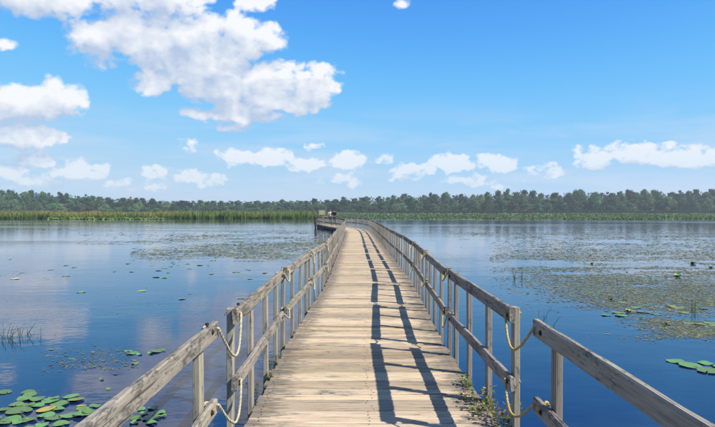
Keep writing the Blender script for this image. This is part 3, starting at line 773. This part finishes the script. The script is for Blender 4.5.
GREENS = [(0.16, 0.27, 0.11), (0.14, 0.235, 0.095), (0.19, 0.29, 0.125), (0.12, 0.20, 0.085)]
belt('lily_belt', 'pale green belt of water lily leaves across the far right water', 338, 830, 213.5, 219.2, 90000, .09, .14, .28, GREENS, 21, .30)
belt('lily_fringe', 'bright green strip of lily leaves in front of the left reed bed', 48, 165, 217.9, 219.6, 5000, .25, .2, .4, [(0.22, 0.33, 0.09), (0.17, 0.28, 0.08)], 23, .2)

# floating water weed: thousands of small leaves in drifts
polys = [  # (polygon in surveyed positions, leaves, threshold)
    ([(520, 238), (600, 233), (800, 233), (800, 345), (700, 345), (640, 325), (560, 292), (500, 268), (490, 255)], 170000, .43),
    ([(425, 226), (800, 224), (800, 236), (470, 240)], 30000, .47),
    ([(130, 252), (180, 247), (240, 245), (330, 238), (322, 252), (270, 262), (200, 258), (140, 262)], 30000, .425),
    ([(60, 236), (330, 228), (330, 244), (200, 246), (90, 243)], 30000, .49),
    ([(-60, 222), (330, 222), (330, 230), (-60, 232)], 9000, .55),
    ([(-60, 240), (140, 240), (120, 275), (-60, 290)], 2600, .58),
    ([(40, 350), (140, 345), (130, 372), (60, 382)], 900, .50),
    ([(430, 240), (560, 240), (600, 300), (560, 330), (520, 300)], 1800, .60),
    ([(540, 300), (720, 330), (760, 400), (620, 360)], 1500, .57),
    ([(120, 262), (290, 262), (230, 300), (100, 320)], 900, .60)]
def inside(px, py, poly):
    r_ = np.zeros(len(px), bool); j = len(poly) - 1
    for i in range(len(poly)):
        xi, yi = poly[i]; xj, yj = poly[j]
        c = ((yi > py) != (yj > py)) & (px < (xj - xi) * (py - yi) / (yj - yi + 1e-9) + xi); r_ ^= c; j = i
    return r_
WC = np.array([(0.18, 0.19, 0.09), (0.25, 0.23, 0.13), (0.15, 0.19, 0.10), (0.13, 0.17, 0.09), (0.30, 0.27, 0.18), (0.19, 0.26, 0.10), (0.17, 0.14, 0.09)])
Q = []; C = []
for k_, (poly, cnt, thr) in enumerate(polys):
    ax = [p[0] for p in poly]; ay = [p[1] for p in poly]
    px = nr.uniform(min(ax), max(ax), cnt); py = nr.uniform(min(ay), max(ay), cnt)
    d = FPX * EYE / (py - HY); x = (px - CX) / FPX * d
    soft = nr.normal(scale=22 if k_ == 0 else 9, size=cnt)
    kk = inside(px + soft, py + nr.normal(scale=9 if k_ == 0 else 3, size=cnt), poly) & (fbm(x * .16, d * .34, 31) * .50 + fbm(x * .9, d * 1.6, 37) * .5 + nr.normal(scale=.045, size=cnt) > thr + .02)
    kk &= np.abs(x - np.interp(d, [a for a, b in CXT], [b for a, b in CXT])) > 1.35
    x, d = x[kk], d[kk]; n2 = len(x)
    p = np.stack([x, d, .002 + nr.uniform(0, .006, n2)], 1)
    size = np.where(nr.random(n2) < .06, nr.uniform(.04, .075, n2), nr.uniform(.008, .032, n2)) * np.clip(d / 15, .7, 3.2)
    Q.append(leaf_quads(p, size, .04, .55)); 
    hue = fbm(x * .2, d * .15, 51)
    ci = np.clip((hue * 9 + nr.normal(scale=1.2, size=n2) - 1).astype(int), 0, 6); C.append(WC[ci] * nr.uniform(.7, 1.35, n2)[:, None])
tag(link('floating_weed', quads_mesh('floating_weed', np.concatenate(Q), M['weed'], np.concatenate(C))), 'drifts of small olive water weed floating on the pond', 'water weed', None, 'stuff')

# ------------------------------------------------------------------ lily pads
def pad_mesh(seed, mat):
    r = random.Random(seed); n_ = 22; V = [(0, 0, .04)]; notch = 0.20; k1 = r.choice((1, 2, 3)); k2 = r.uniform(0, 6)
    for ring, rr in ((0, .55), (1, 1.0)):
        for i in range(n_):
            a = notch / 2 + (2 * math.pi - notch) * i / (n_ - 1)
            w = 1 + r.uniform(-.035, .035) if ring else 1
            z = .004 + (.007 * (.4 + math.sin(a * k1 + k2)) if ring else .001)
            V.append((rr * w * math.cos(a), rr * w * .94 * math.sin(a), z / .1))
    V = [(x * 1.0, y, z) for x, y, z in V]
    F = []
    for i in range(n_ - 1):
        F.append((0, 1 + i, 2 + i)); F.append((1 + i, 1 + n_ + i, 2 + n_ + i, 2 + i))
    return mesh('lily_pad', V, F, mat, True)
PADS = {k_: [pad_mesh(80 + 10 * j + i, M[k_]) for i in range(4)] for j, k_ in enumerate(('pad', 'pad_lime', 'pad_yellow'))}
placed = []
def pad(px, py, r_, kind, label, group=None):
    p = gpt(px, py)
    z = .006
    for (q, rq) in placed:
        if (q.xy - p.xy).length < (r_ + rq) * .97: z = max(z, q.z + .004)
    p.z = min(z, .03)
    o = link('lily_pad', PADS[kind][rng.randrange(4)], None, p, (rng.uniform(-.02, .02), rng.uniform(-.02, .02), rng.uniform(0, 6.28)))
    o.scale = (r_, r_, .1 * 1.0)
    tag(o, label, 'lily pad', group); placed.append((p.copy(), r_)); return o
A = 'round green lily pad in the raft at the lower left corner'; AG = 'lily pads left of the near left rail'
for (cx_, cy_, w) in [(30, 118, 85), (180, 120, 90), (190, 139, 90), (160, 166, 105), (240, 168, 100), (325, 176, 110), (460, 146, 105), (385, 196, 120), (345, 160, 70), (100, 201, 100),
                      (240, 206, 90), (20, 232, 100), (120, 243, 175), (375, 229, 85), (295, 270, 115), (335, 291, 100), (440, 276, 110), (530, 266, 125), (535, 228, 85),
                      (615, 209, 80), (65, 296, 130), (130, 312, 110), (190, 300, 90), (20, 322, 90), (395, 326, 110), (185, 205, 80), (270, 332, 90), (575, 255, 90)]:
    px, py = cx_ / 6.5, 375 + cy_ / 6.5
    pad(px, py, w / 6.5 / 2 * gpt(px, py).y / FPX * 0.97, 'pad', A, AG)
for (px, py, w) in [(-14, 400, 16), (-22, 412, 18), (-8, 421, 18), (8, 433, 18), (30, 431, 18), (52, 436, 18), (75, 432, 16), (-30, 428, 18), (20, 441, 16)]:
    pad(px, py, w / 2 * gpt(px, py).y / FPX, 'pad', A, AG)
pad(45.4, 411, .095, 'pad_yellow', 'single bright yellow lily pad among the green raft at lower left')
pad(75.4, 401, .085, 'pad_lime', 'yellow-green lily pad at the right of the lower left raft')
pad(81, 407.5, .05, 'pad_yellow', 'small ragged yellow and orange lily pad near the left rail')
for (cx_, cy_, w) in [(268, 352, 42), (320, 348, 50), (348, 368, 56), (245, 394, 52), (300, 394, 60), (312, 413, 56), (362, 383, 36), (235, 412, 40), (335, 388, 44), (280, 372, 40)]:
    px, py = 80 + cx_ / 4.4, 330 + cy_ / 4.4
    pad(px, py, w / 4.4 / 2 * gpt(px, py).y / FPX * 0.95, 'pad', 'green lily pad in the small raft seen below the near left rail', 'lily pads below the near left rail')
for (px, py, w) in [(132, 354, 12), (156, 352, 14), (135, 364, 8), (128, 352, 8), (162, 351, 8), (150, 354, 6), (101, 380, 5), (108, 390, 5), (139, 355, 6)]:
    pad(px, py, w / 2 * gpt(px, py).y / FPX, 'pad', 'small lone lily pad on open water left of the left rail', 'scattered pads on the left open water')
for (px, py, w) in [(676, 362, 17), (691, 366.5, 22), (706, 364, 15), (709, 372, 22), (724, 368, 20)]:
    pad(px, py, w / 2 * gpt(px, py).y / FPX * 1.02, 'pad', 'large green lily pad at the right edge above the near right rail', 'lily pads at the right edge')
for (px, py, w) in [(606, 315.5, 10), (618, 313, 12), (621, 316, 12), (634, 311.5, 10), (643, 312.5, 11), (650, 313, 9), (658, 315, 9), (636, 308, 9), (677, 308, 14), (671, 306.5, 10), (690, 324, 12), (700, 325, 12),
                    (710, 323.5, 12), (715, 326, 10), (684, 313, 10), (704, 309, 9), (646, 306, 8), (622, 303, 8)]:
    pad(px, py, w / 2 * gpt(px, py).y / FPX, 'pad' if rng.random() < .45 else 'pad_lime', 'flat lily pad in the scattered patch on the right weedy water', 'lily pads in the right weedy patch')
for (px, py, w) in [(15, 279, 9)]:
    pad(px, py, w / 2 * gpt(px, py).y / FPX, 'pad_yellow', 'lone yellow pad far out on the left water')
for i in range(46):
    px, py = (rng.uniform(5, 310), rng.uniform(240, 300)) if i % 2 else (rng.uniform(150, 300), rng.uniform(248, 285))
    if px > 300 - (py - 245) * 1.1: px -= 120
    pad(px, py, rng.uniform(.06, .13) * (1.4 if py < 262 else 1), rng.choice(['pad', 'pad_lime']), 'tiny lily pad dotted across the middle of the left water', 'tiny pads on the left water')

# spatterdock: a folded leaf standing clear of the water beside its bud
def cup_leaf(px, py, r_, mat, label):
    p = gpt(px, py); g = random.Random(int(px * 7)); e = empty('water_plant', p); tag(e, label, 'water plant', 'standing plants on the right water')
    for q in range(4):          # curled leaves standing clear of the water
        a0 = q * 1.6 + g.uniform(-.4, .4); lift = g.uniform(.35, 1.0); V = []; F = []
        for j in range(5):
            t = j / 4; wd = r_ * .75 * math.sin(math.pi * (.12 + .80 * t)); out = r_ * (.05 + 1.0 * t) * (1 - .3 * lift); up = r_ * (-.15 + lift * 1.5 * t - .55 * t * t)
            for k_, u in enumerate((-1, -.5, 0, .5, 1)):
                cu_ = .30 * wd * u * u
                V.append((math.cos(a0) * out - math.sin(a0) * wd * u, math.sin(a0) * out + math.cos(a0) * wd * u, up + cu_))
        for j in range(4):
            for k_ in range(4): i0 = j * 5 + k_; F.append((i0, i0 + 1, i0 + 6, i0 + 5))
        link('leaf', mesh('leaf', V, F, mat, True), e)
for (px, py, w, mt, lb) in [(612, 300.5, 6, 'pad_lime', 'small curled yellow-green plant above the pads on the right water'), (628.6, 312, 7, 'pad_yellow', 'curled yellow-brown plant in the middle of the right pad patch'),
                            (667, 325, 8, 'pad_lime', 'curled pale green plant nearest the right rail on weedy water'), (678, 277, 8, 'pad', 'dark green curled plant standing in the right weed drift'),
                            (692.6, 264, 7, 'pad_lime', 'pale curled plant far out by the right edge'), (711, 268, 5, 'pad', 'small dark curled plant at the far right edge'), (592, 264, 4, 'pad', 'tiny dark curled plant left in the right weed drift')]:
    cup_leaf(px, py, w / 2 * gpt(px, py).y / FPX, M[mt], lb)

# rushes standing in the water
def rush(px, py, n_, h, spread, col, label):
    p0 = gpt(px, py); e = empty('rush_clump', p0); tag(e, label, 'rushes', 'rush clumps in open water')
    for k_ in range(n_):
        q, cc = reed_blades(nr.normal(scale=spread, size=1), nr.normal(scale=spread, size=1), nr.uniform(.5, 1., 1) * h, np.full(1, .009) * p0.y / 8, -.15, .22, col, col, tuple(c_ * .6 for c_ in col), np.zeros(1))
        V_ = [tuple(q[0][0]), tuple(q[0][1]), tuple(q[0][2]), tuple(q[0][3]), tuple(q[1][2]), tuple(q[1][3]), tuple(q[2][2]), tuple(q[2][3])]
        me = mesh('blade', V_, [(0, 1, 2, 3), (3, 2, 4, 5), (5, 4, 6, 7)], M['reed'])
        at = me.attributes.new('tint', 'FLOAT_COLOR', 'POINT'); at.data.foreach_set('color', [c_ for _ in range(8) for c_ in (*col, 1)])
        link('blade', me, e)
rush(10, 338, 34, .42, .20, (0.10, 0.13, 0.06), 'dark rushes standing in water at the left edge')
rush(32, 339, 12, .28, .14, (0.09, 0.10, 0.05), 'short sparse rushes just right of the left edge clump')
rush(543, 326, 9, .50, .06, (0.14, 0.24, 0.09), 'few thin green rush blades behind the near right rail gap')
rush(694, 312, 12, .55, .10, (0.17, 0.26, 0.10), 'leaning green rushes among pads at the right')
rush(520, 280, 6, .45, .10, (0.13, 0.2, 0.09), 'faint thin rushes in open water right of the middle railing')

# ------------------------------------------------------------------ weeds growing through the deck edge
def weed_plant(loc, h, n_stem, spread, cols, label, seed):
    g = np.random.default_rng(seed); r = random.Random(seed)
    e = empty('deck_weed', loc); tag(e, label, 'weed', 'weeds along the boardwalk edge')
    sv = []; Ls = []; Lc = []
    for s in range(n_stem):
        a = r.uniform(0, 6.28); b = Vector((r.uniform(-spread, spread) * .5, r.uniform(-spread, spread), -.10))
        hh = h * r.uniform(.45, 1.0); tip = b + Vector((math.cos(a) * hh * .45, math.sin(a) * hh * .45, hh + .10)); mid = b.lerp(tip, .5) + Vector((0, 0, hh * .1))
        sv.append(tube([b, mid, tip], [.0028, .002, .001], 4))
        for q in range(r.randrange(8, 13)):
            t = r.uniform(.3, 1.); p = b.lerp(mid, t * 2) if t < .5 else mid.lerp(tip, t * 2 - 1)
            an = r.uniform(0, 6.28); L = r.uniform(.018, .046); dv = Vector((math.cos(an), math.sin(an), r.uniform(-.3, .7))).normalized(); sd = dv.cross(Vector((0, 0, 1))).normalized() * L * .32
            Ls.append([p, p + dv * L * .55 + sd, p + dv * L, p + dv * L * .55 - sd]); c_ = r.choice(cols); k_ = r.uniform(.75, 1.25); Lc.append([x * k_ for x in c_])
    v, f, _ = join(sv); link('stem', mesh('stem', v, f, M['stem']), e)
    link('foliage', quads_mesh('foliage', np.array([[tuple(p) for p in q] for q in Ls]), M['leaf'], np.array(Lc)), e)
m_, N = new_mat('weed_stem'); M['stem'] = finish(m_, N, princ(N, (0.13, 0.14, 0.06), 0.8))
GW = [(0.10, 0.20, 0.04), (0.16, 0.27, 0.06), (0.08, 0.14, 0.04)]; YW = [(0.55, 0.46, 0.07), (0.36, 0.36, 0.07), (0.15, 0.22, 0.05)]; RW = [(0.36, 0.12, 0.05), (0.30, 0.22, 0.07), (0.14, 0.17, 0.05)]
for i, (x, y, h, ns, sp, cols, lb) in enumerate([
        (1.02, 5.62, .12, 9, .10, GW, 'low green weed at right deck edge, farthest of the near patch'),
        (0.93, 5.28, .07, 8, .12, GW + RW, 'flat green and reddish weed spreading over the right deck boards'),
        (1.06, 5.02, .20, 12, .14, GW + YW, 'leafy weed by the base of the right railing post'),
        (0.95, 4.86, .05, 7, .08, YW, 'bright yellow weed tuft on the right deck boards'),
        (1.10, 4.70, .22, 12, .12, RW + YW, 'reddish weed clump at the near right deck corner'),
        (1.12, 4.48, .24, 13, .12, YW + GW + RW, 'yellow and green weed nearest the viewer beside the right post'),
        (-0.895, 6.35, .16, 5, .03, GW + RW, 'small upright green weed at left deck edge'),
        (-0.93, 5.35, .12, 4, .03, [(0.06, 0.09, 0.04)], 'tiny dark weed sprig at the near left deck edge'),
        (-0.87, 5.95, .05, 4, .03, YW, 'tiny yellow weed on the left deck boards')]):
    weed_plant((x, y, DECK), h, ns, sp, cols, lb, 60 + i)

# ------------------------------------------------------------------ sign and visitors on the far platform
def plain(name, c, rough=.8):
    m_, N = new_mat(name); t = N.n('ShaderNodeTexCoord'); n_ = N.noise(t.outputs['Object'], 9, 4, .6)
    cc = N.mix(n_.outputs[0], tuple(x * .75 for x in c) + (1,), tuple(min(1, x * 1.2) for x in c) + (1,))
    return finish(m_, N, princ(N, cc, rough))
sg = empty('sign_board', tuple(pc + pdir * (PLL / 2 - 0.5) - pside * 0.55 + Vector((0, 0, DECK))), ph)
tag(sg, 'pale green information board on two posts at the lookout platform', 'sign')
link('panel', mesh('panel', *plank(0.62, 0.03, 0.46, 3, 1500, .001, .006, 'x'), plain('sign_panel', (0.40, 0.42, 0.27))), sg, (0, 0, 1.40))
link('frame', mesh('frame', *join([plank(0.68, 0.045, 0.05, 2, 1501, .001, .004, 'x'), ([(a, b, c_ - .50) for a, b, c_ in plank(0.68, 0.045, 0.05, 2, 1502, .001, .004, 'x')[0]], plank(0.68, 0.045, 0.05, 2, 1502, .001, .004, 'x')[1])])[:2], M['post']), sg, (0, 0, 1.67))
for x in (-0.37, 0.37): link('post', mesh('sign_post', *plank(1.68, 0.07, 0.07, 3, 1503, .001, .004, 'z'), M['post']), sg, (x, 0.0, 0.84))

SKIN = plain('skin', (0.55, 0.34, 0.25), .55)
def skinned(name, verts, edges, rad, mat, parent, sub=1):
    me = bpy.data.meshes.new(name); me.from_pydata(verts, edges, []); o = link(name, me, parent)
    me.materials.append(mat)
    md = o.modifiers.new('Skin', 'SKIN'); md.use_smooth_shade = True
    for i, sv in enumerate(me.skin_vertices[0].data):
        rr = rad[i]; sv.radius = rr if isinstance(rr, tuple) else (rr, rr); sv.use_root = (i == 0)
    ss_ = o.modifiers.new('Subdivision', 'SUBSURF'); ss_.levels = sub; ss_.render_levels = sub
    return o
def person(loc, rz, shirt, trousers, hair, pose, label):
    e = empty('person', loc, rz); tag(e, label, 'person')
    la = pose.get('lean', 0.0)
    def L(x, y, z): return (x, y + max(0, z - .95) * la, z)
    V = [L(0, 0, .95), L(0, 0, 1.12), L(0, 0, 1.32), L(0, 0, 1.44), L(0, .0, 1.52), L(0, .015, 1.60), L(0, .02, 1.70)]
    Rr = [(.155, .115), (.135, .10), (.165, .11), (.10, .08), .055, (.075, .092), (.055, .07)]
    E = [(i, i + 1) for i in range(6)]
    def chain(start, pts, rad):
        prev = start
        for p, r_ in zip(pts, rad):
            V.append(p); Rr.append(r_); E.append((prev, len(V) - 1)); prev = len(V) - 1
        return prev
    st = pose.get('step', .06)
    for s in (-1, 1):
        chain(0, [L(s * .10, 0, .88), L(s * .11, .02 + s * st * .5, .50), L(s * .115, s * st, .10), L(s * .12, s * st + .02, .04), L(s * .13, s * st + .17, .035)], [.085, .06, .042, .04, .032])
        el_, ha = pose['arm_l' if s < 0 else 'arm_r']
        w = chain(3, [L(s * .19, 0, 1.40), L(*el_), L(*ha)], [.058, .043, .03])
        hx, hy, hz = V[w]; dv = (Vector(V[w]) - Vector(V[w - 1])).normalized(); sd = Vector((0, 0, 1)).cross(dv)
        if sd.length < .1: sd = Vector((0, 1, 0))
        sd.normalize()
        pm = chain(w, [tuple(Vector(V[w]) + dv * .07)], [(.038, .020)])
        for k_, o_ in enumerate((-.03, -.01, .01, .03)):
            fl = (.075, .085, .08, .062)[k_]
            b_ = Vector(V[pm]) + sd * o_ + dv * .03
            chain(pm, [tuple(b_), tuple(b_ + dv * fl * .55 + Vector((0, 0, -.008))), tuple(b_ + dv * fl + Vector((0, 0, -.022)))], [.010, .009, .008])
        b_ = Vector(V[w]) + dv * .03 + sd * (-s * .04)
        chain(w, [tuple(b_), tuple(b_ + dv * .045 + sd * (-s * .012))], [.012, .009])
    skinned('body', V, E, Rr, SKIN, e)
    # shirt over torso and upper arms, trousers over hips and legs
    SV = [V[0], V[1], V[2], V[3]]; SR = [(.168, .128), (.150, .115), (.180, .125), (.115, .09)]; SE = [(0, 1), (1, 2), (2, 3)]
    TV = [V[0]]; TR = [(.165, .125)]; TE = []
    for s in (-1, 1):
        el_, ha = pose['arm_l' if s < 0 else 'arm_r']; b = len(SV)
        lo_ = Vector(L(*el_)).lerp(Vector(L(*ha)), pose.get('sleeve', .0))
        SV += [L(s * .19, 0, 1.40), L(*el_), tuple(lo_)] if pose.get('sleeve', 0) > 0 else [L(s * .19, 0, 1.40), tuple(Vector(L(s * .19, 0, 1.40)).lerp(Vector(L(*el_)), .8))]
        SR += [.074, .058, .048] if pose.get('sleeve', 0) > 0 else [.074, .064]
        SE += [(3, b), (b, b + 1)] + ([(b + 1, b + 2)] if pose.get('sleeve', 0) > 0 else [])
        b = len(TV); TV += [L(s * .10, 0, .88), L(s * .11, .02 + s * st * .5, .50), L(s * .115, s * st, .12)]; TR += [.10, .077, .064]; TE += [(0, b), (b, b + 1), (b + 1, b + 2)]
    skinned('shirt', SV, SE, SR, shirt, e); skinned('trousers', TV, TE, TR, trousers, e)
    for s in (-1, 1):
        skinned('shoe', [L(s * .12, s * st, .05), L(s * .128, s * st + .10, .045), L(s * .13, s * st + .19, .035)], [(0, 1), (1, 2)], [.050, .046, .036], plain('shoe', (.05, .045, .04)), e)
    # hair cap and face details
    hd = Vector(L(0, .02, 1.655)); Vh = []; Fh = []
    for j in range(6):
        t = j / 5 * math.pi * .60
        for i in range(12):
            a = 2 * math.pi * i / 12; fr = max(0, math.sin(a)); tt = t * (1 - .38 * fr)
            Vh.append(tuple(hd + Vector((.088 * math.sin(tt) * math.cos(a), .106 * math.sin(tt) * math.sin(a) - .008, .115 * math.cos(tt)))))
    for j in range(5):
        for i in range(12): a = j * 12 + i; b = j * 12 + (i + 1) % 12; Fh.append((a, b, b + 12, a + 12))
    link('hair', mesh('hair', Vh, Fh, hair, True), e)
    for s in (-1, 1):
        link('eye', mesh('eye', *tube([(s * .03, hd.y + .088, hd.z - .015), (s * .03, hd.y + .098, hd.z - .015)], .008, 6), plain('eye', (.03, .02, .02), .3)), e)
        link('ear', mesh('ear', *tube([(s * .072, hd.y, hd.z - .05), (s * .090, hd.y - .005, hd.z - .02), (s * .086, hd.y - .005, hd.z + .01)], [.010, .016, .010], 6), SKIN, True), e)
    link('nose', mesh('nose', *tube([(0, hd.y + .085, hd.z), (0, hd.y + .112, hd.z - .045)], [.008, .015], 6), SKIN, True), e)
    link('mouth', mesh('mouth', *tube([(-.024, hd.y + .084, hd.z - .075), (0, hd.y + .092, hd.z - .076), (.024, hd.y + .084, hd.z - .075)], [.004, .007, .004], 6), plain('lips', (.42, .16, .14), .5)), e)
    return e
navy = plain('navy_cloth', (0.025, 0.025, 0.05)); black = plain('black_cloth', (0.02, 0.02, 0.022)); white = plain('white_cloth', (0.70, 0.66, 0.62)); jean = plain('denim', (0.06, 0.07, 0.14))
red = plain('coral_cloth', (0.62, 0.20, 0.14))
w1 = pc + pside * 0.55 - pdir * 0.3; w2 = pc + pside * 0.05 - pdir * 0.1
person((w1.x, w1.y, DECK), R(150), navy, jean, plain('dark_hair', (.025, .018, .015)), dict(arm_l=((-.27, .03, 1.15), (-.20, .22, 1.02)), arm_r=((.27, .03, 1.15), (.20, .22, 1.02)), lean=.10, sleeve=.9),
       'person in dark navy clothes standing on the far platform')
person((w2.x, w2.y, DECK), R(200), white, black, plain('auburn_hair', (.40, .13, .06)), dict(arm_l=((-.26, .0, 1.14), (-.24, .12, .92)), arm_r=((.27, .05, 1.16), (.10, .26, 1.20)), lean=.04),
       'person with reddish hair, white top and black trousers on the far platform')
bag_o = w2 + Vector((0, 0, DECK))

# ------------------------------------------------------------------ haze
HZ = 0.00030
m_ = bpy.data.materials.new('haze_air'); m_.use_nodes = True; N = NT(m_.node_tree); m_.node_tree.nodes.clear()
pv = N.n('ShaderNodeVolumePrincipled'); pv.inputs['Color'].default_value = (0.80, 0.90, 1.0, 1); pv.inputs['Density'].default_value = HZ; pv.inputs['Anisotropy'].default_value = 0.2
oo = N.n('ShaderNodeOutputMaterial'); m_.node_tree.links.new(pv.outputs[0], oo.inputs['Volume'])
x0, x1, y0, y1, z0, z1 = -1500, 1500, -300, 1300, -1.6, 30
V = [(x, y, z) for z in (z0, z1) for (x, y) in ((x0, y0), (x1, y0), (x1, y1), (x0, y1))]
if HZ > 0:
    hz = link('haze', mesh('haze', V, [(3, 2, 1, 0), (4, 5, 6, 7), (0, 1, 5, 4), (1, 2, 6, 5), (2, 3, 7, 6), (3, 0, 4, 7)], m_)); hz['kind'] = 'stuff'
